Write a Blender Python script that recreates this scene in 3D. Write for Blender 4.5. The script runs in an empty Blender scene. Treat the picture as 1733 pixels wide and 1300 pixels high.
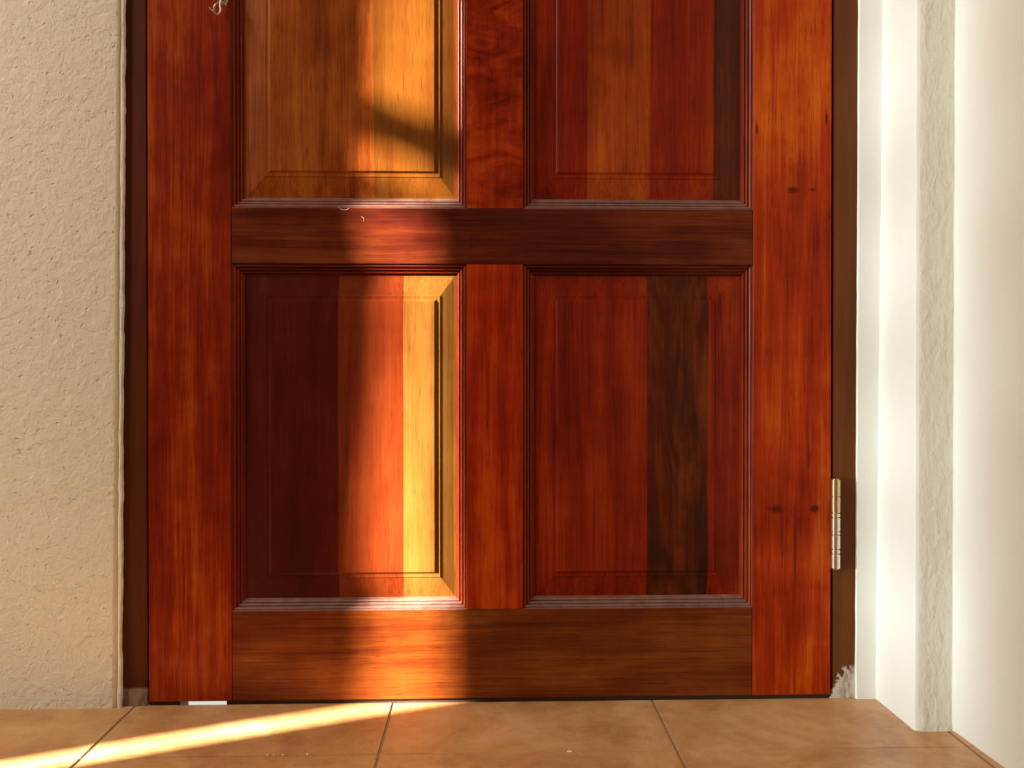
import bpy, bmesh, math, random
from mathutils import Vector, Matrix, noise

random.seed(7)
sc = bpy.context.scene
COL = sc.collection

# ------------------------------------------------------------------ camera, sky, lamps, exposure
cam_d = bpy.data.cameras.new('camera')
cam = bpy.data.objects.new('camera', cam_d)
COL.objects.link(cam)
cam.location = (0.0, -1.0345, 0.3935)
cam.rotation_euler = (math.radians(90 - 0.3714), 0.0, math.radians(-1.7185))
cam_d.sensor_width = 36.0
cam_d.lens = 1500.0 / 1733.0 * 36.0
cam_d.shift_x = -4.68 / 1733.0
cam_d.shift_y = -20.28 / 1733.0
cam_d.clip_start = 0.02
sc.camera = cam

SUN_SLOPE = 0.42                 # horizontal direction (1, 0.42): from the left window to the door
SUN_EL = math.radians(20.5)
EXPOSURE = 0.0
SUN_E, SKY_E, FILL_W, GLANCE_W = 104.0, 0.75, 80.0, 165.0

world = bpy.data.worlds.new('sky')
sc.world = world
world.use_nodes = True
wn = world.node_tree
bg = wn.nodes['Background']
sky = wn.nodes.new('ShaderNodeTexSky')
sky.sky_type = 'NISHITA'
sky.sun_disc = False
sky.sun_elevation = SUN_EL
sky.sun_rotation = math.radians(247)
haze = wn.nodes.new('ShaderNodeMix')            # a pale, slightly overcast sky
haze.data_type = 'RGBA'
haze.inputs[0].default_value = 0.75
haze.inputs[7].default_value = (3.2, 3.3, 3.0, 1)
wn.links.new(sky.outputs[0], haze.inputs[6])
wn.links.new(haze.outputs[2], bg.inputs['Color'])
bg.inputs['Strength'].default_value = SKY_E


def aim(o, direction):
    o.rotation_euler = Vector(direction).to_track_quat('-Z', 'Y').to_euler()


def lamp(name, kind, loc, direction, energy, color):
    d = bpy.data.lights.new(name, kind)
    d.energy = energy
    d.color = color
    o = bpy.data.objects.new(name, d)
    COL.objects.link(o)
    o.location = loc
    aim(o, direction)
    return o


h = math.hypot(1.0, SUN_SLOPE)
SUN_DIR = Vector((math.cos(SUN_EL) / h, math.cos(SUN_EL) * SUN_SLOPE / h, -math.sin(SUN_EL)))
sun = lamp('sun', 'SUN', (-4, -2, 3), SUN_DIR, SUN_E, (1.0, 0.92, 0.78))
sun.data.angle = math.radians(0.78)

# added fill lamp, standing in for soft daylight from the unseen left window
fill = lamp('added_window_fill', 'AREA', (-2.38, -1.05, 1.95), (1.0, 0.40, -0.50), FILL_W, (1.0, 0.93, 0.81))
fill.data.shape = 'RECTANGLE'
fill.data.size = 0.75
fill.data.size_y = 0.9
# row of spot lamps added to rake cool light along door and right wall
for zg in (1.02, 0.825, 0.615, 0.40, 0.20, 0.03):
    src = Vector((-2.38, -1.05, zg + 0.22))
    glance = lamp('added_glance_spot', 'SPOT', src, Vector((0.48, -0.015, zg)) - src, GLANCE_W, (0.84, 0.97, 1.0))
    glance.data.spot_size = math.radians(7.4)
    glance.data.spot_blend = 0.95
    glance.data.shadow_soft_size = 0.06

sc.view_settings.view_transform = 'Standard'
sc.view_settings.look = 'None'
sc.view_settings.gamma = 1.0
sc.view_settings.use_curve_mapping = False
sc.view_settings.exposure = EXPOSURE


# ------------------------------------------------------------------ helpers
def link_mesh(name, bm, mats, parent=None, center=True):
    """bm holds world coordinates; the origin goes to its middle (bottom for top-level things)."""
    bmesh.ops.recalc_face_normals(bm, faces=bm.faces)
    vs = [v.co.copy() for v in bm.verts]
    lo = Vector([min(v[i] for v in vs) for i in range(3)])
    hi = Vector([max(v[i] for v in vs) for i in range(3)])
    c = (lo + hi) / 2
    if not center:
        c = Vector((0, 0, 0))
    bmesh.ops.translate(bm, verts=bm.verts, vec=-c)
    me = bpy.data.meshes.new(name)
    bm.to_mesh(me)
    bm.free()
    for m in mats:
        me.materials.append(m)
    o = bpy.data.objects.new(name, me)
    COL.objects.link(o)
    o.location = c
    if parent is not None:
        o.parent = parent
        pl = Vector((0, 0, 0))
        p = parent
        while p is not None:
            pl = pl + p.location
            p = p.parent
        o.location = c - pl
    return o


def tag(o, label=None, cat=None, group=None, kind=None):
    if label: o['label'] = label
    if cat: o['category'] = cat
    if group: o['group'] = group
    if kind: o['kind'] = kind
    return o


def empty(name, loc):
    o = bpy.data.objects.new(name, None)
    COL.objects.link(o)
    o.location = loc
    o.empty_display_size = 0.05
    return o


def add_box(bm, x0, x1, y0, y1, z0, z1, bevel=0.0, seg=2, mat=0):
    r = bmesh.ops.create_cube(bm, size=1.0)
    vs = r['verts']
    for v in vs:
        v.co = Vector(((x0 + x1) / 2 + v.co.x * (x1 - x0), (y0 + y1) / 2 + v.co.y * (y1 - y0), (z0 + z1) / 2 + v.co.z * (z1 - z0)))
    fs = set(f for v in vs for f in v.link_faces)
    for f in fs:
        f.material_index = mat
    if bevel > 0:
        es = list(set(e for v in vs for e in v.link_edges))
        bmesh.ops.bevel(bm, geom=es, offset=bevel, segments=seg, affect='EDGES', profile=0.6)


def box_obj(name, b, m, parent=None, bevel=0.0, seg=2):
    bm = bmesh.new()
    add_box(bm, *b, bevel=bevel, seg=seg)
    return link_mesh(name, bm, [m], parent)


def shade_smooth(o, angle=40):
    me = o.data
    ca = math.cos(math.radians(angle))
    bm = bmesh.new()
    bm.from_mesh(me)
    for f in bm.faces:
        f.smooth = True
    for e in bm.edges:
        if len(e.link_faces) == 2:
            e.smooth = e.link_faces[0].normal.dot(e.link_faces[1].normal) > ca
    bm.to_mesh(me)
    bm.free()


def add_tube(bm, pts, rad, n=12, cap=True):
    rings = []
    prev_n = None
    for i, p in enumerate(pts):
        p = Vector(p)
        a = Vector(pts[max(0, i - 1)])
        b = Vector(pts[min(len(pts) - 1, i + 1)])
        t = (b - a).normalized()
        if prev_n is None:
            ref = Vector((0, 1, 0)) if abs(t.y) < 0.9 else Vector((1, 0, 0))
            nn = (ref - t * ref.dot(t)).normalized()
        else:
            nn = (prev_n - t * prev_n.dot(t)).normalized()
        prev_n = nn
        bb = t.cross(nn)
        r = rad[i] if isinstance(rad, (list, tuple)) else rad
        rings.append([bm.verts.new(p + (nn * math.cos(k * 2 * math.pi / n) + bb * math.sin(k * 2 * math.pi / n)) * r) for k in range(n)])
    for i in range(len(rings) - 1):
        for k in range(n):
            bm.faces.new((rings[i][k], rings[i][(k + 1) % n], rings[i + 1][(k + 1) % n], rings[i + 1][k]))
    if cap:
        bm.faces.new(rings[0])
        bm.faces.new(list(reversed(rings[-1])))


def catmull(P, per=8):
    P = [Vector(p) for p in P]
    out = []
    for i in range(len(P) - 1):
        p0 = P[max(0, i - 1)]; p1 = P[i]; p2 = P[i + 1]; p3 = P[min(len(P) - 1, i + 2)]
        for k in range(per):
            t = k / per
            out.append(0.5 * ((2 * p1) + (p2 - p0) * t + (2 * p0 - 5 * p1 + 4 * p2 - p3) * t * t + (3 * p1 - p0 - 3 * p2 + p3) * t ** 3))
    out.append(P[-1])
    return out


def add_lathe(bm, cx, cy, prof, n=28):
    """prof: (radius, z) pairs about a vertical axis"""
    rings = []
    for r, z in prof:
        rings.append([bm.verts.new((cx + r * math.cos(2 * math.pi * k / n), cy + r * math.sin(2 * math.pi * k / n), z)) for k in range(n)])
    for i in range(len(rings) - 1):
        for k in range(n):
            bm.faces.new((rings[i][k], rings[i][(k + 1) % n], rings[i + 1][(k + 1) % n], rings[i + 1][k]))
    bm.faces.new(list(reversed(rings[0])))
    bm.faces.new(rings[-1])


# ------------------------------------------------------------------ materials
class NT:
    def __init__(self, name):
        self.m = bpy.data.materials.new(name)
        self.m.use_nodes = True
        self.t = self.m.node_tree
        self.b = self.t.nodes['Principled BSDF']

    def n(self, typ, **kw):
        nd = self.t.nodes.new(typ)
        for k, v in kw.items():
            setattr(nd, k, v)
        return nd

    def l(self, a, b):
        self.t.links.new(a, b)

    def math(self, op, a, b=None, clamp=False):
        nd = self.n('ShaderNodeMath', operation=op)
        nd.use_clamp = clamp
        for i, v in enumerate((a, b)):
            if v is None: continue
            if isinstance(v, (int, float)): nd.inputs[i].default_value = v
            else: self.l(v, nd.inputs[i])
        return nd.outputs[0]

    def coords(self, rand=True):
        tc = self.n('ShaderNodeTexCoord')
        if not rand: return tc.outputs['Object']
        oi = self.n('ShaderNodeObjectInfo')
        mul = self.math('MULTIPLY', oi.outputs['Random'], 17.3)
        add = self.n('ShaderNodeVectorMath', operation='ADD')
        self.l(tc.outputs['Object'], add.inputs[0])
        self.l(mul, add.inputs[1])
        return add.outputs[0]

    def scaled(self, vec, s):
        mp = self.n('ShaderNodeMapping')
        mp.inputs['Scale'].default_value = s
        self.l(vec, mp.inputs['Vector'])
        return mp.outputs[0]

    def noise(self, vec, scale=1.0, detail=3.0, rough=0.5, dist=0.0):
        nd = self.n('ShaderNodeTexNoise')
        nd.inputs['Scale'].default_value = scale
        nd.inputs['Detail'].default_value = detail
        nd.inputs['Roughness'].default_value = rough
        nd.inputs['Distortion'].default_value = dist
        self.l(vec, nd.inputs['Vector'])
        return nd.outputs['Fac']

    def ramp(self, fac, stops, interp='LINEAR'):
        nd = self.n('ShaderNodeValToRGB')
        cr = nd.color_ramp
        cr.interpolation = interp
        while len(cr.elements) < len(stops):
            cr.elements.new(0.5)
        for e, (p, c) in zip(cr.elements, stops):
            e.position = p
            e.color = (c[0], c[1], c[2], 1) if isinstance(c, (tuple, list)) else (c, c, c, 1)
        self.l(fac, nd.inputs[0])
        return nd.outputs[0]

    def mix(self, fac, a, b, blend='MIX'):
        nd = self.n('ShaderNodeMix', data_type='RGBA', blend_type=blend)
        for sock, v in ((nd.inputs[0], fac), (nd.inputs[6], a), (nd.inputs[7], b)):
            if isinstance(v, (int, float)): sock.default_value = v
            elif isinstance(v, (tuple, list)): sock.default_value = (v[0], v[1], v[2], 1)
            else: self.l(v, sock)
        return nd.outputs[2]

    def bump(self, hgt, strength, dist):
        nd = self.n('ShaderNodeBump')
        nd.inputs['Strength'].default_value = strength
        nd.inputs['Distance'].default_value = dist
        self.l(hgt, nd.inputs['Height'])
        self.l(nd.outputs[0], self.b.inputs['Normal'])
        return nd

    def sep(self, vec):
        nd = self.n('ShaderNodeSeparateXYZ')
        self.l(vec, nd.inputs[0])
        return nd.outputs


def wood(name, dark, mid, light, axis='z', contrast=1.0, rough=0.38, spec=0.11, coat=0.0, knots=(), flame=0.0, dust=0.0, blotch=0.0, fine=1.0):
    t = NT(name)
    v = t.coords()
    al, ac = 1.0, 1.0

    def sc3(across, along):
        return (across, across, along) if axis == 'z' else (along, across, across)
    # broad bands of colour, wavering along the grain
    big = t.noise(t.scaled(v, sc3(38, 2.6)), 1.0, 4.0, 0.55, 0.9)
    fib = t.noise(t.scaled(v, sc3(420, 9)), 1.0, 3.0, 0.6, 0.3)
    mott = t.noise(v, 26.0, 3.0, 0.6)
    s = t.math('MULTIPLY', big, 0.62)
    s = t.math('ADD', s, t.math('MULTIPLY', fib, 0.40 * fine))
    s = t.math('ADD', s, t.math('MULTIPLY', mott, 0.26))
    s = t.math('ADD', s, -0.14 + 0.20 * (1 - fine))
    drift = t.noise(t.scaled(v, sc3(9, 3.5)), 1.0, 3.0, 0.55, 0.6)
    s = t.math('ADD', s, t.math('MULTIPLY', t.math('SUBTRACT', drift, 0.5), 0.68))
    if flame > 0:
        fl = t.noise(t.scaled(v, (16, 16, 34)), 1.0, 4.0, 0.6, 1.6)
        s = t.math('ADD', s, t.math('MULTIPLY', t.math('SUBTRACT', fl, 0.5), flame))
    s = t.math('ADD', t.math('MULTIPLY', t.math('SUBTRACT', s, 0.5), contrast), 0.5)
    col = t.ramp(s, ((0.26, dark), (0.5, mid), (0.76, light)))
    # open pores: short dark dashes along the grain
    por = t.noise(t.scaled(v, sc3(1100, 42)), 1.0, 1.0, 0.5)
    pm = t.ramp(por, ((0.60, 0.0), (0.70, 1.0)))
    col = t.mix(t.math('MULTIPLY', pm, 0.45), col, tuple(c * 0.35 for c in dark))
    if blotch > 0:
        bl = t.noise(t.scaled(v, sc3(20, 5)), 1.0, 5.0, 0.65, 1.2)
        bm_ = t.ramp(bl, ((0.42, 0.0), (0.62, 1.0)))
        col = t.mix(t.math('MULTIPLY', bm_, blotch), col, (0.016, 0.005, 0.002))
    if knots:
        oc = t.coords(False)
        xyz = t.sep(oc)
        nz = t.noise(t.scaled(oc, (60, 60, 60)), 1.0, 3.0, 0.6)
        for kx, kz, rx, rz, amt in knots:
            dx = t.math('DIVIDE', t.math('SUBTRACT', xyz[0], kx), rx)
            dz = t.math('DIVIDE', t.math('SUBTRACT', xyz[2], kz), rz)
            d = t.math('SQRT', t.math('ADD', t.math('MULTIPLY', dx, dx), t.math('MULTIPLY', dz, dz)))
            d = t.math('ADD', d, t.math('MULTIPLY', t.math('SUBTRACT', nz, 0.5), 1.3))
            k = t.ramp(d, ((0.25, 1.0), (1.0, 0.0)), 'EASE')
            col = t.mix(t.math('MULTIPLY', k, amt), col, (0.03, 0.004, 0.002))
    if dust > 0:
        dn = t.noise(v, 90.0, 5.0, 0.7)
        dm = t.ramp(dn, ((0.25, 0.25), (0.75, 1.0)))
        col = t.mix(t.math('MULTIPLY', dm, dust), col, (0.34, 0.28, 0.24))
    t.l(col, t.b.inputs['Base Color'])
    rr = t.math('ADD', t.math('MULTIPLY', mott, 0.16), rough - 0.08 + dust * 0.3)
    t.l(rr, t.b.inputs['Roughness'])
    t.b.inputs['Specular IOR Level'].default_value = spec
    t.b.inputs['Coat Weight'].default_value = coat
    t.b.inputs['Coat Roughness'].default_value = 0.2
    t.bump(t.math('ADD', t.math('MULTIPLY', fib, 0.5), t.math('MULTIPLY', mott, 0.4)), 0.25, 0.0003)
    return t.m


def plaster(name, base, stain, coarse=0.0016, fscale=230.0, strength=0.8, vertical=False, pits=0.0):
    t = NT(name)
    v = t.coords(False)
    a = t.noise(v, fscale, 4.0, 0.6)
    sv = t.scaled(v, (90, 90, 40) if vertical else (75, 75, 75))
    b = t.noise(sv, 1.0, 3.0, 0.55, 0.5)
    c = t.noise(v, 7.0, 4.0, 0.6)
    big = t.noise(v, 2.3, 2.0, 0.5)
    cm = t.ramp(c, ((0.3, 0.0), (0.75, 1.0)))
    col = t.mix(t.math('MULTIPLY', cm, 0.35), base, stain)
    spk = t.ramp(t.noise(v, 420.0, 1.0, 0.5), ((0.68, 0.0), (0.76, 1.0)))
    col = t.mix(t.math('MULTIPLY', spk, 0.12), col, tuple(x * 0.45 for x in stain))
    hgt = t.math('ADD', t.math('MULTIPLY', a, 0.4), t.math('MULTIPLY', b, 0.8))
    if pits > 0:
        pn = t.ramp(t.noise(v, 160.0, 2.0, 0.5), ((0.24, 0.0), (0.36, 1.0)))
        hgt = t.math('ADD', hgt, t.math('MULTIPLY', pn, pits))
        col = t.mix(t.math('MULTIPLY', t.math('SUBTRACT', 1.0, pn), 0.25), col, tuple(x * 0.5 for x in stain))
    t.l(col, t.b.inputs['Base Color'])
    t.b.inputs['Roughness'].default_value = 0.75
    t.b.inputs['Specular IOR Level'].default_value = 0.25
    t.bump(hgt, strength, coarse)
    return t.m


def tile_mat():
    t = NT('terracotta_coloured_tile')
    v = t.coords(False)
    a = t.noise(v, 9.0, 6.0, 0.62, 0.8)
    b = t.noise(v, 55.0, 4.0, 0.6)
    s = t.math('ADD', t.math('MULTIPLY', a, 0.75), t.math('MULTIPLY', b, 0.25))
    col = t.ramp(s, ((0.32, (0.34, 0.145, 0.050)), (0.5, (0.50, 0.245, 0.092)), (0.68, (0.63, 0.365, 0.175))))
    vein = t.ramp(t.noise(t.scaled(v, (20, 32, 20)), 1.0, 5.0, 0.6, 2.2), ((0.47, 0.0), (0.5, 1.0), (0.53, 0.0)))
    col = t.mix(t.math('MULTIPLY', vein, 0.22), col, (0.62, 0.42, 0.22))
    grit = t.ramp(t.noise(v, 700.0, 1.0, 0.5), ((0.6, 0.0), (0.75, 1.0)))
    col = t.mix(t.math('MULTIPLY', grit, 0.25), col, (0.22, 0.09, 0.03))
    t.l(col, t.b.inputs['Base Color'])
    t.l(t.math('ADD', t.math('MULTIPLY', b, 0.2), 0.26), t.b.inputs['Roughness'])
    t.b.inputs['Specular IOR Level'].default_value = 0.4
    t.bump(t.math('ADD', a, t.math('MULTIPLY', b, 0.3)), 0.25, 0.001)
    return t.m


def plain(name, col, rough=0.6, metal=0.0, spec=0.5, noise_amt=0.15, nscale=60.0):
    t = NT(name)
    v = t.coords()
    nz = t.noise(v, nscale, 4.0, 0.6)
    f = t.ramp(nz, ((0.3, 0.0), (0.7, 1.0)))
    c = t.mix(t.math('MULTIPLY', f, noise_amt), col, tuple(x * 0.4 for x in col))
    t.l(c, t.b.inputs['Base Color'])
    t.b.inputs['Roughness'].default_value = rough
    t.b.inputs['Metallic'].default_value = metal
    t.b.inputs['Specular IOR Level'].default_value = spec
    return t.m


def jamb_mat(name, dark, mid, z_smear, paint, smear_x):
    """painted brown jamb with plaster smeared over its foot"""
    t = NT(name)
    v = t.coords()
    big = t.noise(t.scaled(v, (45, 45, 4)), 1.0, 4.0, 0.55, 0.8)
    fib = t.noise(t.scaled(v, (400, 400, 12)), 1.0, 2.0, 0.6)
    s = t.math('ADD', t.math('MULTIPLY', big, 0.7), t.math('MULTIPLY', fib, 0.3))
    col = t.ramp(s, ((0.3, dark), (0.7, mid)))
    geo = t.n('ShaderNodeNewGeometry')
    g = t.sep(geo.outputs['Position'])
    nz = t.noise(geo.outputs['Position'], 95.0, 5.0, 0.65, 0.6)
    nz2 = t.noise(t.scaled(geo.outputs['Position'], (160, 160, 60)), 1.0, 4.0, 0.6)
    hgt = t.math('SUBTRACT', 1.0, t.math('DIVIDE', g[2], z_smear))
    xs = t.math('MULTIPLY', t.math('SUBTRACT', g[0], smear_x), 45.0)
    edge = t.math('ADD', t.math('ADD', t.math('MULTIPLY', hgt, 1.6), t.math('MULTIPLY', t.math('SUBTRACT', nz, 0.5), 2.6)), xs)
    # only near the foot
    gate = t.math('MULTIPLY', t.ramp(edge, ((0.35, 0.0), (0.6, 1.0))), t.ramp(hgt, ((0.0, 0.0), (0.12, 1.0))))
    gate = t.math('MULTIPLY', gate, t.ramp(nz2, ((0.34, 0.35), (0.55, 1.0))))
    col = t.mix(t.math('MULTIPLY', gate, paint[3]), col, paint[:3])
    t.l(col, t.b.inputs['Base Color'])
    t.b.inputs['Roughness'].default_value = 0.5
    t.b.inputs['Specular IOR Level'].default_value = 0.1
    t.bump(t.math('ADD', t.math('MULTIPLY', fib, 0.4), t.math('MULTIPLY', gate, 1.0)), 0.5, 0.0006)
    return t.m


M = {}
# linear base colours
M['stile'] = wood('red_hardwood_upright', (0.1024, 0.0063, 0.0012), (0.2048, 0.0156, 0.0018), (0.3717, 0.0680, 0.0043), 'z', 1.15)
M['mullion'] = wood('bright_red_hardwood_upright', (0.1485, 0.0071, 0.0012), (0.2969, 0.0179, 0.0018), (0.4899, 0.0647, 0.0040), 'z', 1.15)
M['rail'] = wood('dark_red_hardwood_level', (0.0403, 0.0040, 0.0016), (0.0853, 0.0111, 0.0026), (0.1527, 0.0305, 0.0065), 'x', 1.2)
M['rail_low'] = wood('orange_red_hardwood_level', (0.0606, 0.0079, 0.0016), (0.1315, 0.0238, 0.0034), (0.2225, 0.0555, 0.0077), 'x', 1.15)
M['flame'] = wood('flamed_red_hardwood_upright', (0.1084, 0.0060, 0.0012), (0.2423, 0.0173, 0.0018), (0.4082, 0.0493, 0.0036), 'z', 1.1, flame=0.9, fine=0.5)
M['mould_v'] = wood('moulding_hardwood_upright', (0.1020, 0.0090, 0.0029), (0.1913, 0.0202, 0.0049), (0.3060, 0.0470, 0.0098), 'z', 0.9, rough=0.36, spec=0.2)
M['mould_h'] = wood('moulding_hardwood_level', (0.0495, 0.0049, 0.0021), (0.0990, 0.0112, 0.0035), (0.1650, 0.0266, 0.0070), 'x', 0.9, rough=0.38, spec=0.15)
M['mould_dusty'] = wood('dusty_moulding_ledge', (0.0750, 0.0098, 0.0042), (0.1500, 0.0238, 0.0084), (0.2250, 0.0420, 0.0140), 'x', 0.9, rough=0.42, spec=0.35, dust=0.40)
M['b_dark'] = wood('dark_red_board', (0.0350, 0.0024, 0.0009), (0.0665, 0.0051, 0.0015), (0.1050, 0.0120, 0.0024), 'z', 0.9)
M['b_red'] = wood('red_board', (0.0818, 0.0077, 0.0014), (0.1444, 0.0199, 0.0032), (0.2022, 0.0365, 0.0062), 'z', 0.9)
M['b_mid'] = wood('mid_red_board', (0.0934, 0.0050, 0.0011), (0.1868, 0.0120, 0.0016), (0.2967, 0.0312, 0.0032), 'z', 1.15)
M['b_rust'] = wood('rust_red_board', (0.1463, 0.0162, 0.0030), (0.2804, 0.0421, 0.0040), (0.4267, 0.0843, 0.0080), 'z', 1.15)
M['b_umber_shade'] = wood('shaded_umber_board', (0.040, 0.008, 0.003), (0.085, 0.014, 0.004), (0.14, 0.028, 0.006), 'z', 1.0)  # brown board, with the shade on the upper right bevel put into its colour
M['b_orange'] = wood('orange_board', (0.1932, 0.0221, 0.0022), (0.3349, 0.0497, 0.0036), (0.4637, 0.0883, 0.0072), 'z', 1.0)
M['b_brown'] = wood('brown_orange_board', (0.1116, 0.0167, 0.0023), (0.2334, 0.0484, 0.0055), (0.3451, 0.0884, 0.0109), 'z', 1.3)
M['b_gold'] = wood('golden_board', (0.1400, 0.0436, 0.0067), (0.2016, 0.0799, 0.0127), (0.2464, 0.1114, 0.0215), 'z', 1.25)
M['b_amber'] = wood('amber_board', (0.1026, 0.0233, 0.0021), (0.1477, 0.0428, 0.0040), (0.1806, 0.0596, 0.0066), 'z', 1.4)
M['b_smoky'] = wood('smoky_dark_board', (0.0463, 0.0057, 0.0012), (0.1018, 0.0145, 0.0024), (0.1851, 0.0362, 0.0048), 'z', 1.2, blotch=0.75)
M['jamb_l'] = jamb_mat('dark_brown_frame_paint', (0.055, 0.011, 0.003), (0.10, 0.021, 0.005), 0.022, (0.30, 0.22, 0.16, 0.7), -0.44)
M['jamb_r'] = jamb_mat('brown_frame_paint', (0.095, 0.026, 0.006), (0.16, 0.050, 0.012), 0.040, (0.66, 0.60, 0.52, 0.92), 0.419)
M['wall_l'] = plaster('beige_rough_plaster', (0.73, 0.665, 0.55), (0.67, 0.60, 0.475), 0.0026, 300.0, 0.9, pits=0.35)
M['wall_r'] = plaster('cream_painted_plaster', (0.81, 0.815, 0.755), (0.775, 0.76, 0.67), 0.0010, 200.0, 0.5)
M['wall_r_rough'] = plaster('rough_cream_plaster', (0.77, 0.75, 0.66), (0.71, 0.68, 0.56), 0.0030, 150.0, 0.8, vertical=True)
M['wall_room'] = plaster('room_plaster', (0.26, 0.23, 0.18), (0.21, 0.18, 0.14))
M['tile'] = tile_mat()
M['grout'] = plain('tan_grout', (0.34, 0.215, 0.125), 0.9, 0, 0.2, 0.6, 220.0)
M['gap_block'] = plain('dark_gap_block', (0.05, 0.018, 0.008), 0.7)
M['concrete'] = plain('pale_outdoor_concrete', (0.62, 0.60, 0.55), 0.9, 0, 0.2, 0.3, 12.0)
M['steel'] = plain('brushed_hinge_steel', (0.72, 0.66, 0.55), 0.24, 1.0, 0.5, 0.25, 300.0)
M['steel_door_tint'] = plain('door_reflection_steel', (0.62, 0.47, 0.26), 0.26, 1.0, 0.5, 0.3, 300.0)  # the door's warm reflection painted into the steel colour
M['nickel'] = plain('pale_nickel', (0.50, 0.40, 0.29), 0.38, 1.0, 0.5, 0.2, 300.0)
M['crumb'] = plain('white_plaster_crumb', (0.85, 0.78, 0.68), 0.6, 0, 0.4, 0.1)
M['lint'] = plain('pale_lint', (0.75, 0.60, 0.50), 0.8, 0, 0.2, 0.1)
M['added_curtain'] = plain('added_tan_curtain', (0.30, 0.22, 0.15), 0.95, 0, 0.1, 0.3, 30.0)
M['blind'] = plain('closed_blind', (0.55, 0.50, 0.42), 0.8, 0, 0.2, 0.1)
M['sash'] = plain('window_sash_wood', (0.12, 0.045, 0.02), 0.5)

# ------------------------------------------------------------------ the setting
XL, XR, YF, ZC = -2.50, 0.5025, -3.0, 2.75       # left wall, right wall, front wall, ceiling
DOOR_TOP = 2.03

# floor: tiles with real joints
GX = [-0.4085, -0.1110, 0.1930]
GY0 = -0.1343


def build_floor():
    bm = bmesh.new()
    xs = [GX[0] - 0.303 * k for k in (7, 6, 5, 4, 3, 2, 1)] + GX + [GX[2] + 0.303, GX[2] + 0.606]
    xs = [max(XL, min(XR + 0.02, x)) for x in xs]
    ys = [0.0035, GY0] + [GY0 - 0.303 * k for k in range(1, 11)]
    g, gh = 0.0014, 0.0005
    for i in range(len(xs) - 1):
        for j in range(len(ys) - 1):
            x0, x1, y0, y1 = xs[i] + g, xs[i + 1] - g, ys[j + 1] + gh, ys[j] - (gh if j else 0)
            if x1 - x0 < 0.02: continue
            dz = random.uniform(-0.0003, 0.0003)
            add_box(bm, x0, x1, y0, y1, -0.008 + dz, 0.0 + dz, bevel=0.0006, seg=2, mat=0)
    add_box(bm, XL, XR + 0.02, YF - 0.3, 0.0042, -0.06, -0.0008, mat=1)
    o = link_mesh('floor', bm, [M['tile'], M['grout']], center=False)
    return tag(o, 'floor of large tan terracotta-coloured tiles in front of the door', 'floor', kind='structure')


build_floor()


def lean(z, top, bot):
    return bot + (top - bot) * min(1.0, z / 0.8145)


# back wall, left of the door: rough face, a shallow groove, then a ragged plaster lip over the frame
def build_wall_back():
    bm = bmesh.new()
    nrow = 170
    zs = [0.82 * i / 130 for i in range(131)] + [0.82 + (DOOR_TOP - 0.82) * k / 30 for k in range(1, 31)]
    rows = []
    for z in zs:
        n1 = noise.noise(Vector((3.1, 0, z * 28))) * 0.0009 + noise.noise(Vector((9.1, 0, z * 90))) * 0.0005
        n2 = noise.noise(Vector((5.7, 0, z * 60))) * 0.0010 + noise.noise(Vector((1.7, 0, z * 190))) * 0.0006
        n3 = noise.noise(Vector((8.2, 0, z * 40))) * 0.0009
        xf = lean(z, -0.4245, -0.4325) + n1
        xl = lean(z, -0.4166, -0.4228) + n2
        mid = lean(z, -0.4203, -0.4268) + n3
        prof = [(XL, -0.005), (xf - 0.10, -0.005), (xf - 0.004, -0.0050), (xf, -0.0042), (xf + 0.0016, -0.0012), (mid - 0.0008, -0.0008 + n3 * 0.5),
                (mid + 0.0004, -0.0030), (mid + 0.0016, -0.0040), (xl - 0.0004, -0.0036), (xl, -0.0015), (xl, 0.0030), (xl - 0.004, 0.12), (XL, 0.12)]
        rows.append([bm.verts.new((x, y, z)) for x, y in prof])
    n = len(rows[0])
    for i in range(len(rows) - 1):
        for k in range(n):
            bm.faces.new((rows[i][k], rows[i][(k + 1) % n], rows[i + 1][(k + 1) % n], rows[i + 1][k]))
    bm.faces.new(rows[0]); bm.faces.new(list(reversed(rows[-1])))
    for f in bm.faces: f.smooth = True
    # over the door
    add_box(bm, XL, 0.4345, -0.005, 0.12, DOOR_TOP, ZC)
    o = link_mesh('wall_back', bm, [M['wall_l']], center=False)
    shade_smooth(o, 35)
    return tag(o, 'rough beige plaster wall left of the door, ragged along the frame', 'wall', kind='structure')


build_wall_back()


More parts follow.
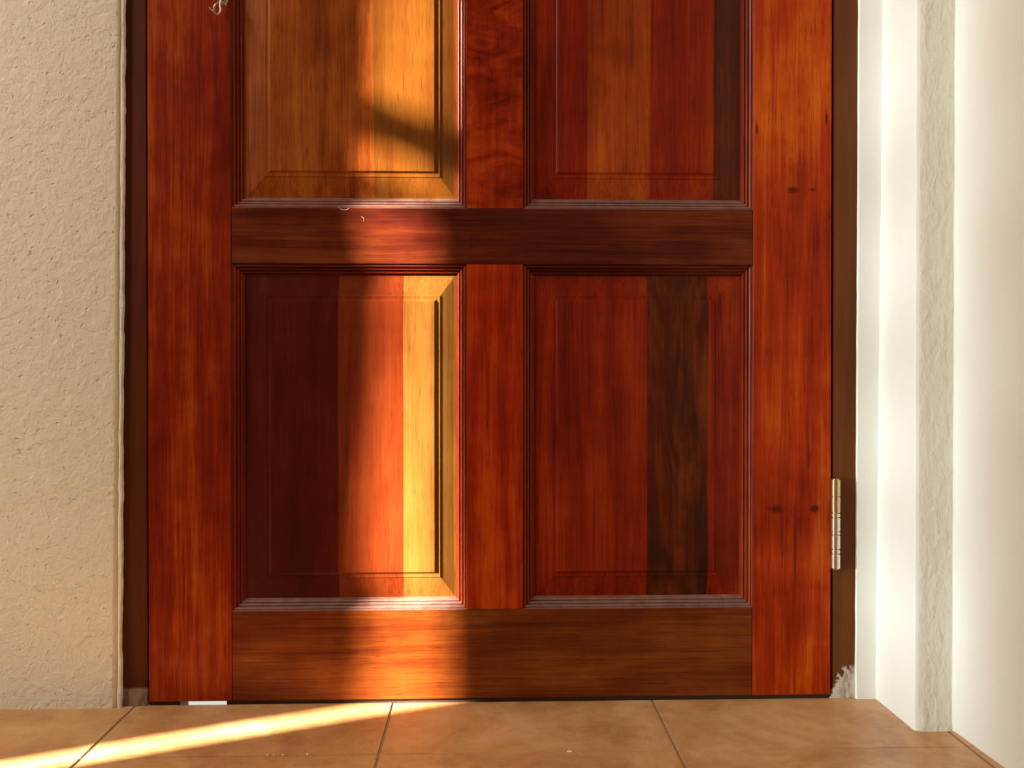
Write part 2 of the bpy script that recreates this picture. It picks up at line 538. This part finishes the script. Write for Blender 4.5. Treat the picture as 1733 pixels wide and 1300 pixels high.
# right wall: narrow return beside the frame, reveal, rough nib and the long side wall, one continuous plaster skin
def build_wall_right():
    bm = bmesh.new()
    zs = [ZC * (i / 150) for i in range(151)]
    rows = []
    for z in zs:
        zz = min(z, 0.83)
        w = noise.noise(Vector((2.2, 7.0, z * 18))) * 0.0007 + noise.noise(Vector((2.2, 3.0, z * 70))) * 0.0004
        w2 = noise.noise(Vector((6.2, 1.0, z * 16))) * 0.0008 + noise.noise(Vector((4.2, 8.0, z * 80))) * 0.0005
        w3 = noise.noise(Vector((0.2, 5.0, z * 50))) * 0.0006
        xe = 0.4344 + (0.4363 - 0.4344) * zz / 0.82 + w3          # against the frame
        xc = 0.4585 + (0.4655 - 0.4585) * zz / 0.82 + w           # inner corner
        xa = 0.4600 + w                                            # nib, near arris
        xb = 0.5018 + 0.0012 * zz / 0.82 + w2                      # nib, far corner
        foot = 0.0016 * max(0.0, 1 - z / 0.02)
        pts = [(xe, 0.10), (xe, 0.0005), (xe + 0.0014, -0.0008 - foot)]
        pts += [(xc - 0.004, -0.0012 - foot), (xc - 0.0008, -0.0020 - foot), (xc - 0.0002, -0.0045)]
        pts += [(xa * 0.5 + xc * 0.5, -0.045), (xa - 0.0004, -0.0905), (xa + 0.0006, -0.0935), (xa + 0.0032, -0.0946)]
        nx = 7
        for k in range(nx):
            u = (k + 0.5) / nx
            x = xa + 0.0032 + (xb - 0.0025 - xa - 0.0032) * u
            b = noise.noise(Vector((x * 90, 2.0, z * 38))) * 0.0011 + noise.noise(Vector((x * 220, 4.0, z * 110))) * 0.0006
            pts.append((x, -0.0950 - abs(b) * 0.8 - foot))
        pts += [(xb - 0.0020, -0.0955), (xb - 0.0003, -0.0975), (xb, -0.1000)]
        for y in (-0.13, -0.2, -0.35, -0.6, -1.0, -2.0, YF):
            pts.append((xb + 0.0045 * min(1.0, (-y - 0.1) / 0.1), y))
        pts += [(0.62, YF), (0.62, 0.10)]
        rows.append([bm.verts.new((x, y, z)) for x, y in pts])
    n = len(rows[0])
    rough0, rough1 = 9, 9 + 8
    for i in range(len(rows) - 1):
        for k in range(n):
            f = bm.faces.new((rows[i][k], rows[i][(k + 1) % n], rows[i + 1][(k + 1) % n], rows[i + 1][k]))
            f.material_index = 1 if rough0 <= k < rough1 else 0
    bm.faces.new(rows[0]); bm.faces.new(list(reversed(rows[-1])))
    o = link_mesh('wall_right', bm, [M['wall_r'], M['wall_r_rough']], center=False)
    shade_smooth(o, 35)
    return tag(o, 'stepped cream plaster wall on the right of the door', 'wall', kind='structure')


build_wall_right()

# the rest of the room (behind and left of the camera)
W1 = (-2.05, -0.62, 0.55, 2.45)      # tall left window: y0, y1, z0, z1


def wall_with_holes(name, plane, a0, a1, holes, label):
    """plane 'x': wall_left, along y; plane 'y': wall_front, along x"""
    bm = bmesh.new()
    cuts = sorted(set([a0, a1] + [v for hh in holes for v in hh[:2]]))
    for i in range(len(cuts) - 1):
        c0, c1 = cuts[i], cuts[i + 1]
        hs = [hh for hh in holes if hh[0] <= c0 + 1e-6 and hh[1] >= c1 - 1e-6]
        spans = [(0.0, ZC)] if not hs else [(0.0, hs[0][2]), (hs[0][3], ZC)]
        for z0, z1 in spans:
            if plane == 'x': add_box(bm, XL - 0.15, XL, c0, c1, z0, z1)
            else: add_box(bm, c0, c1, YF - 0.15, YF, z0, z1)
    o = link_mesh(name, bm, [M['wall_room']], center=False)
    return tag(o, label, 'wall', kind='structure')


wall_with_holes('wall_left', 'x', YF - 0.15, 0.12, [W1], 'plaster wall with a tall unseen window, left of the camera')
wall_with_holes('wall_front', 'y', XL, 0.62, [], 'plain plaster wall behind the camera')
bm = bmesh.new()
add_box(bm, XL - 0.15, 0.62, YF - 0.15, 0.12, ZC, ZC + 0.1)
tag(link_mesh('ceiling', bm, [M['wall_room']], center=False), 'plain plaster ceiling of the room', 'ceiling', kind='structure')


def window(name, plane, hole, label, bars=(), blind=False):
    e = empty(name, ((XL - 0.07, (hole[0] + hole[1]) / 2, hole[2]) if plane == 'x' else ((hole[0] + hole[1]) / 2, YF - 0.07, hole[2])))
    tag(e, label, 'window', kind='structure')

    def bx(a0, a1, z0, z1, d0, d1):
        if plane == 'x': return (XL + d0, XL + d1, a0, a1, z0, z1)
        return (a0, a1, YF + d0, YF + d1, z0, z1)
    a0, a1, z0, z1 = hole
    bm = bmesh.new()
    w = 0.03 if (a1 - a0) > 0.3 else 0.012
    for b in (bx(a0, a0 + w, z0, z1, -0.10, -0.04), bx(a1 - w, a1, z0, z1, -0.10, -0.04), bx(a0 + w, a1 - w, z0, z0 + w, -0.10, -0.04), bx(a0 + w, a1 - w, z1 - w, z1, -0.10, -0.04)):
        add_box(bm, *b, bevel=0.002)
    link_mesh('window_frame', bm, [M['sash']], e)
    for zc, th in bars:
        box_obj('glazing_bar', bx(a0 + w, a1 - w, zc - th / 2, zc + th / 2, -0.085, -0.06), M['sash'], e, 0.002)
    if blind:
        bm = bmesh.new()
        k = z0 + w
        while k < z1 - w:
            add_box(bm, *bx(a0 + w, a1 - w, k, min(k + 0.0495, z1 - w), -0.058, -0.052))
            k += 0.0495
        link_mesh('blind', bm, [M['blind']], e)
    return e


win1 = window('window_1', 'x', W1, 'tall window in the left wall behind curtains added to leave a sun slit', bars=((1.670, 0.046), (1.591, 0.012)))


def smoothbump(z, c, w):
    t = abs(z - c) / w
    return 0.0 if t >= 1 else (1 - t * t) ** 2


def added_curtain(edge, far, sgn, name, label, win=None):
    """heavy pleated curtain added out of view, its free edge shaped to leave the bright slit"""
    bm = bmesh.new()
    nz, ny = 70, 60
    g = []
    for i in range(nz + 1):
        z = 0.35 + (2.60 - 0.35) * i / nz
        e = edge(z - 0.4056) - 0.42
        row = []
        for k in range(ny + 1):
            u = k / ny
            y = e + (far - e) * u
            amp = 0.016 * min(1.0, u * 5)
            row.append((XL + 0.03 + amp * math.sin(u * 34 + 0.2 * math.sin(z * 3)), y, z))
        g.append(row)
    F = [[bm.verts.new(p) for p in r] for r in g]
    B = [[bm.verts.new((p[0] + 0.004, p[1], p[2])) for p in r] for r in g]
    for i in range(nz):
        for k in range(ny):
            bm.faces.new((F[i][k], F[i][k + 1], F[i + 1][k + 1], F[i + 1][k]))
            bm.faces.new((B[i][k], B[i + 1][k], B[i + 1][k + 1], B[i][k + 1]))
        for k in (0, ny):
            bm.faces.new((F[i][k], F[i + 1][k], B[i + 1][k], B[i][k]))
    for k in range(ny):
        for i in (0, nz):
            bm.faces.new((F[i][k], F[i][k + 1], B[i][k + 1], B[i][k]))
    o = link_mesh(name, bm, [M['added_curtain']], win)
    shade_smooth(o, 60)
    return o


# the slit between the added unseen curtains throws the upright band of sun on the door and the streak on the floor
added_curtain(lambda z: -0.559 - 0.006 * (z < 0) - 0.009 * smoothbump(z, 1.0, 0.12) - 0.0045 * smoothbump(z, 0.86, 0.26) - 0.003 * smoothbump(z, 0.58, 0.12) - 0.010 * max(0.0, min(1.0, (z - 1.18) / 0.1)) - 0.002 * math.sin(z * 23), -0.56, 1,
        'added_curtain', '', win1)
added_curtain(lambda z: -0.589 + 0.008 * max(0.0, min(1.0, (z - 0.6) / 0.5)) - 0.004 * smoothbump(z, 1.35, 0.15), -2.12, -1,
        'added_curtain', '', win1)

# outside the door
bm = bmesh.new()
add_box(bm, -3.0, 3.0, 0.004, 4.0, -0.12, -0.05)
tag(link_mesh('ground', bm, [M['concrete']], center=False), 'pale sunlit concrete outside, glimpsed under the door', 'ground', kind='structure')
bm = bmesh.new()
for x0, x1 in ((-0.3935, -0.3580), (-0.3045, 0.406)):  # strip added to block daylight on both sides of the bright gap
    add_box(bm, x0, x1, 0.0045, 0.034, -0.05, 0.0040, bevel=0.001)
tag(link_mesh('trim_2', bm, [M['gap_block']]), 'dark added threshold strip under the door', 'blocker', kind='structure')

# ------------------------------------------------------------------ door frame
DL, DR = -0.3921, 0.4050
frame = empty('trim_1', (0.0, 0.05, 0.0))
tag(frame, 'brown painted wooden frame around the red panelled door', 'door frame', kind='structure')


def jamb(side):
    bm = bmesh.new()
    rows = []
    for i in range(41):
        z = DOOR_TOP * i / 40
        if side < 0:
            xo, xi = lean(z, -0.4174, -0.4236), DL - 0.0016
            xs = xi + 0.013
        else:
            xo, xi = 0.4340 + 0.0019 * min(1.0, z / 0.82), DR + 0.0020
            xs = xi - 0.013
        pts = [(xo, 0.0015), (xi - 0.0012 * (1 if xi > xo else -1), 0.0015), (xi, 0.0027), (xi, 0.0375), (xs, 0.0375), (xs, 0.10), (xo, 0.10)]
        rows.append([bm.verts.new((x, y, z)) for x, y in pts])
    n = len(rows[0])
    for i in range(40):
        for k in range(n):
            bm.faces.new((rows[i][k], rows[i][(k + 1) % n], rows[i + 1][(k + 1) % n], rows[i + 1][k]))
    bm.faces.new(rows[0]); bm.faces.new(list(reversed(rows[-1])))
    return link_mesh('jamb', bm, [M['jamb_l'] if side < 0 else M['jamb_r']], frame)


jl = jamb(-1); jl['label'] = 'dark brown left jamb with a scuffed foot'
jr = jamb(1); jr['label'] = 'brown right jamb with plaster smeared on its foot'
box_obj('head', (DL - 0.0016, DR + 0.002, 0.0015, 0.10, DOOR_TOP - 0.028, DOOR_TOP - 0.0005), M['jamb_l'], frame, 0.001)

# ------------------------------------------------------------------ the door
door = empty('door_1', (0.0, 0.0175, 0.0045))
tag(door, 'red varnished wooden panel door crossed by an upright band of sunlight', 'door', kind='structure')
DT = 0.035
ZB, ZT = 0.0052, DOOR_TOP - 0.031
SL, SR = -0.2967, 0.3114          # stile inner edges
ML0, ML1 = -0.0247, 0.0405        # mullion
ROWS = [(0.1092, 0.5127), (0.5772, 0.985), (1.10, 1.50), (1.565, ZT - 0.11)]   # panel openings z0, z1
EPS = 0.0003


def stile(x0, x1, m):
    bm = bmesh.new()
    add_box(bm, x0, x1 - EPS, 0.0, DT, ZB, ZT, bevel=0.0011, seg=3)
    return link_mesh('stile', bm, [m], door)


stile(DL, SL, M['stile'])
zc_d = (ZB + ZT) / 2
xc_r = (SR + DR) / 2
KN = []
for (px, pz, rx, rz, amt) in ((0.3575, 0.6005, 0.010, 0.006, 0.75), (0.3640, 0.603, 0.018, 0.05, 0.25), (0.3815, 0.6015, 0.007, 0.003, 0.8), (0.3395, 0.2255, 0.013, 0.007, 0.7), (0.385, 0.2255, 0.008, 0.006, 0.75), (0.362, 0.19, 0.0022, 0.07, 0.55), (0.3985, 0.686, 0.0025, 0.012, 0.8), (0.4020, 0.574, 0.002, 0.010, 0.8), (0.3160, 0.672, 0.0018, 0.008, 0.8), (0.378, 0.285, 0.003, 0.02, 0.5)):
    KN.append((px - xc_r, pz - zc_d, rx, rz, amt))
M['stile_knots'] = wood('knotty_red_hardwood_upright', (0.1648, 0.0100, 0.0012), (0.3435, 0.0290, 0.0021), (0.5490, 0.1055, 0.0050), 'z', 1.15, knots=KN)
s2 = stile(SR + EPS, DR, M['stile_knots'])
s2['label'] = 'knotty hinge-side stile'


def rail(z0, z1, m):
    bm = bmesh.new()
    add_box(bm, SL + EPS, SR - EPS, 0.0004, DT, z0, z1, bevel=0.0008, seg=2)
    return link_mesh('rail', bm, [m], door)


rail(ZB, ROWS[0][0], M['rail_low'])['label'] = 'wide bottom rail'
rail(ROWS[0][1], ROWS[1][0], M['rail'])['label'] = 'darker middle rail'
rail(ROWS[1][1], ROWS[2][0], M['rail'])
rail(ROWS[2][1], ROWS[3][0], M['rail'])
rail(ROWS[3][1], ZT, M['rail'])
for i, (z0, z1) in enumerate(ROWS):
    bm = bmesh.new()
    add_box(bm, ML0, ML1, 0.0002, DT, z0 + EPS, z1 - EPS, bevel=0.0008, seg=2)
    link_mesh('mullion', bm, [M['flame'] if i == 1 else M['mullion']], door)

# moulding: (inset from the opening edge, depth behind the door face); three reeds running down into the recess
MOULD = [(0.0000, 0.0004), (0.0005, 0.0018), (0.0011, 0.0026), (0.0017, 0.0021), (0.0027, 0.0019), (0.0036, 0.0027), (0.0041, 0.0045), (0.0045, 0.0053), (0.0050, 0.0047),
         (0.0060, 0.0042), (0.0069, 0.0048), (0.0075, 0.0064), (0.0079, 0.0074), (0.0084, 0.0068), (0.0094, 0.0062), (0.0104, 0.0067), (0.0110, 0.0082), (0.0114, 0.0092),
         (0.0119, 0.0090), (0.0128, 0.0092), (0.0135, 0.0106), (0.0137, 0.0126), (0.0137, 0.0180)]


def moulding(x0, x1, z0, z1):
    bm = bmesh.new()
    loops = []
    for d, y in MOULD:
        loops.append([bm.verts.new(p) for p in ((x0 + d, y, z0 + d), (x1 - d, y, z0 + d), (x1 - d, y, z1 - d), (x0 + d, y, z1 - d))])
    loops.append([bm.verts.new(p) for p in ((x0, 0.018, z0), (x1, 0.018, z0), (x1, 0.018, z1), (x0, 0.018, z1))])
    n = len(loops)
    for i in range(n):
        a, b = loops[i], loops[(i + 1) % n]
        for k in range(4):
            f = bm.faces.new((a[k], a[(k + 1) % 4], b[(k + 1) % 4], b[k]))
            f.material_index = {0: 2, 1: 0, 2: 1, 3: 0}[k]      # 0 bottom ledge (dusty), 1 right, 2 top, 3 left
    return link_mesh('moulding', bm, [M['mould_v'], M['mould_h'], M['mould_dusty']], door)


def panel(x0, x1, z0, z1, fx0, fx1, fz0, fz1, boards):
    """raised panel. x0..z1: opening; fx0..fz1: edge of the raised field; boards: (x boundary, material) from the left"""
    bm = bmesh.new()
    ins = 0.0125
    X0, X1, Z0, Z1 = x0 + ins, x1 - ins, z0 + ins, z1 - ins
    # profile from the field edge outwards: distance, depth (then the bevel runs to the recess)
    prof = [(0.0, 0.0027), (0.0004, 0.0029), (0.0014, 0.0041), (0.0026, 0.0048), (0.0036, 0.0049), (0.0064, 0.0048), (0.0067, 0.0049), (0.0070, 0.0055)]
    loops = []
    for d, y in prof:
        loops.append(((fx0 - d, fx1 + d, fz0 - d, fz1 + d), y))
    loops.append(((X0 + 0.0035, X1 - 0.0035, Z0 + 0.0035, Z1 - 0.0035), 0.0092))
    loops.append(((X0, X1, Z0, Z1), 0.0096))
    L = []
    for (a, b, c, d), y in loops:
        L.append([bm.verts.new(p) for p in ((a, y, c), (b, y, c), (b, y, d), (a, y, d))])
    bm.faces.new(L[0])
    for i in range(len(L) - 1):
        for k in range(4):
            bm.faces.new((L[i][k], L[i][(k + 1) % 4], L[i + 1][(k + 1) % 4], L[i + 1][k]))
    back = [bm.verts.new((v.co.x, 0.026, v.co.z)) for v in L[-1]]
    for k in range(4):
        bm.faces.new((L[-1][k], L[-1][(k + 1) % 4], back[(k + 1) % 4], back[k]))
    bm.faces.new(back)
    for xb, _ in boards[:-1]:
        bmesh.ops.bisect_plane(bm, geom=list(bm.verts) + list(bm.edges) + list(bm.faces), plane_co=(xb, 0, 0), plane_no=(1, 0, 0))
    mats = []
    for f in bm.faces:
        cx = f.calc_center_median().x
        for i, (xb, m) in enumerate(boards):
            if cx <= xb or i == len(boards) - 1:
                f.material_index = i
                break
    mats = [M[m] for _, m in boards]
    return link_mesh('panel', bm, mats, door)


for r, (z0, z1) in enumerate(ROWS):
    fz0, fz1 = (z0 + 0.0438, z1 - 0.0434)
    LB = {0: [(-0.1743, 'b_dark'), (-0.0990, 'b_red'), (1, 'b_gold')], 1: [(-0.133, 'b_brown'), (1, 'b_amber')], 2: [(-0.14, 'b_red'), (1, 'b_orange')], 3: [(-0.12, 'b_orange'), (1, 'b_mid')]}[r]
    RB = {0: [(0.1870, 'b_mid'), (0.2590, 'b_smoky'), (1, 'b_mid')], 1: [(0.1165, 'b_mid'), (0.1905, 'b_rust'), (0.2655, 'b_mid'), (1, 'b_umber_shade')], 2: [(0.15, 'b_mid'), (1, 'b_red')], 3: [(0.2, 'b_dark'), (1, 'b_mid')]}[r]
    moulding(SL, ML0, z0, z1)
    moulding(ML1, SR, z0, z1)
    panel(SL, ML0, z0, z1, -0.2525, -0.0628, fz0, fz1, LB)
    panel(ML1, SR, z0, z1, 0.0822, 0.2645, fz0, fz1, RB)

# ------------------------------------------------------------------ hinge (barrel with bearing rings) on the right edge
HX, HY, HR = 0.4085, -0.0045, 0.0057
HZ = {}


def zpx(y):          # heights of the barrel's joints, read off as fractions of its length
    return 0.2620 - (y - 810.0) * (0.2620 - 0.1551) / 154.0


hb = bmesh.new()
add_box(hb, HX - 0.003, DR + 0.0008, 0.0030, 0.0340, zpx(964), zpx(812))
add_box(hb, DR + 0.0010, DR + 0.0018, 0.0030, 0.0340, zpx(964), zpx(812))
add_box(hb, DR + 0.0002, DR + 0.0018, -0.0015, 0.0045, zpx(964), zpx(812))
hinge = link_mesh('hinge', hb, [M['steel']], door)
hinge['label'] = 'steel butt hinge with a stubby round barrel'


def seg(name, ya, yb, m, r=HR, bev=0.0003):
    bm = bmesh.new()
    za, zb = zpx(yb), zpx(ya)
    add_lathe(bm, HX, HY, [(r - bev, za), (r, za + bev), (r, zb - bev), (r - bev, zb)])
    o = link_mesh(name, bm, [m], hinge)
    shade_smooth(o, 25)
    return o


seg('knuckle', 812.5, 840.5, M['steel_door_tint'])
seg('knuckle', 841.2, 868.4, M['steel_door_tint'])
seg('bearing_ring', 869.6, 875.6, M['steel'], HR - 0.0001, 0.0004)
seg('knuckle', 876.8, 899.2, M['steel'])
seg('bearing_ring', 900.2, 905.4, M['steel'], HR - 0.0001, 0.0004)
seg('knuckle', 906.4, 929.4, M['steel'])
seg('bearing_ring', 930.6, 937.4, M['steel'], HR - 0.0001, 0.0004)
seg('knuckle', 938.6, 962.5, M['steel'])
bm = bmesh.new()
add_lathe(bm, HX, HY, [(HR - 0.0018, zpx(964.5)), (HR - 0.0018, zpx(811)), (HR - 0.0012, zpx(810.4)), (HR - 0.0024, zpx(809.2))])
shade_smooth(link_mesh('hinge_pin', bm, [M['steel_door_tint']], hinge), 50)

# ------------------------------------------------------------------ little hook hanging from an eye at the top of the left stile
S = 1.0 / 1471.0


def hp(px, py, y):
    return (-0.3090 + (px - 368.0) * S, y, 0.8037 - (py - 12.0) * S)


bm = bmesh.new()
add_lathe(bm, 0, 0, [(0.0046, 0.0), (0.0046, 0.0008), (0.0036, 0.0014), (0.0016, 0.0018), (0.0014, 0.0085)], 20)
bmesh.ops.rotate(bm, verts=bm.verts, cent=(0, 0, 0), matrix=Matrix.Rotation(math.radians(90), 3, 'X'))
bmesh.ops.translate(bm, verts=bm.verts, vec=hp(374.5, -4, 0.0002))
hook = link_mesh('latch_hook', bm, [M['nickel']], door)
hook['label'] = 'small pale metal hook hanging from a screwed-in eye'
bm = bmesh.new()
add_tube(bm, catmull([hp(379.5, 5.5, -0.0035), hp(377.5, 3, -0.0050), hp(374, 0.8, -0.0064), hp(369, 2.2, -0.0070), hp(364, 6, -0.0072), hp(361.4, 11, -0.0070), hp(361.3, 16.5, -0.0062)]), 0.0011, 12)
shade_smooth(link_mesh('eye', bm, [M['nickel']], hook), 60)
bm = bmesh.new()
pts = catmull([hp(373.5, -7, -0.0085), hp(373.2, 0, -0.0088), hp(372, 8, -0.0090), hp(373.2, 14, -0.0095), hp(372.6, 20, -0.0098), hp(368.5, 23.8, -0.0098), hp(364.5, 22.0, -0.0098), hp(360.0, 18.3, -0.0100), hp(357.0, 16.2, -0.0112), hp(355.6, 13.4, -0.0124)])
add_tube(bm, pts, [0.0011] * (len(pts) - 6) + [0.00105, 0.001, 0.00095, 0.0009, 0.0008, 0.0006], 12)
shade_smooth(link_mesh('hook', bm, [M['nickel']], hook), 60)

# ------------------------------------------------------------------ small bits lying about
def crumb(name, x, y, r, seed, label, flat=0.7, lng=1.0, m='crumb', group=None, z=None):
    bm = bmesh.new()
    bmesh.ops.create_icosphere(bm, subdivisions=2, radius=1.0)
    for v in bm.verts:
        k = 1 + 0.35 * noise.noise(v.co * 1.7 + Vector((seed, 0, 0)))
        v.co = Vector((v.co.x * r * k * lng, v.co.y * r * k, v.co.z * r * k * flat))
    zmin = min(v.co.z for v in bm.verts)
    for v in bm.verts:
        v.co += Vector((x, y, -zmin + (-0.0004 if z is None else z)))
    o = link_mesh(name, bm, [M[m]])
    return tag(o, label, 'crumb', group)


G = 'plaster crumbs in the floor joint'
crumb('plaster_crumb', -0.2230, GY0 + 0.0008, 0.0010, 1.0, 'tiny white plaster crumb in the tile joint, leftmost of four', group=G)
crumb('plaster_crumb', -0.2165, GY0 + 0.0006, 0.0009, 2.0, 'tiny white plaster crumb in the tile joint, second from left', group=G)
crumb('plaster_crumb', -0.2075, GY0 + 0.0008, 0.0011, 3.0, 'tiny white plaster crumb in the tile joint, third from left', group=G)
crumb('plaster_crumb', -0.1830, GY0 + 0.0008, 0.0011, 4.0, 'tiny white plaster crumb in the tile joint, rightmost of four', group=G)
crumb('flake', 0.0830, GY0 + 0.0004, 0.0011, 5.0, 'long pale flake in the tile joint in front of the mullion', 0.5, 2.6)


def lint(P, label):
    bm = bmesh.new()
    add_tube(bm, catmull(P, 6), 0.00022, 6)
    return tag(link_mesh('lint_fibre', bm, [M['lint']]), label, 'lint', 'lint fibres on the door')


def dp(px, py, y=0.0):          # point on the door near the middle rail
    return (-0.1495 + (px - 607.0) * 0.000690, y, 0.5772 - (py - 351.5) * 0.000690)


lint([dp(572, 349.5, 0.0002), dp(576, 353.5, 0.0001), dp(583, 355, 0.0001), dp(590, 352.5, 0.0002)], 'curved pale lint fibre caught on the ledge above the middle rail')
lint([dp(611, 366, 0.0002), dp(614.5, 369, 0.0000), dp(614.8, 373.5, 0.0001)], 'short pale lint fibre stuck on the middle rail in the sunlight')
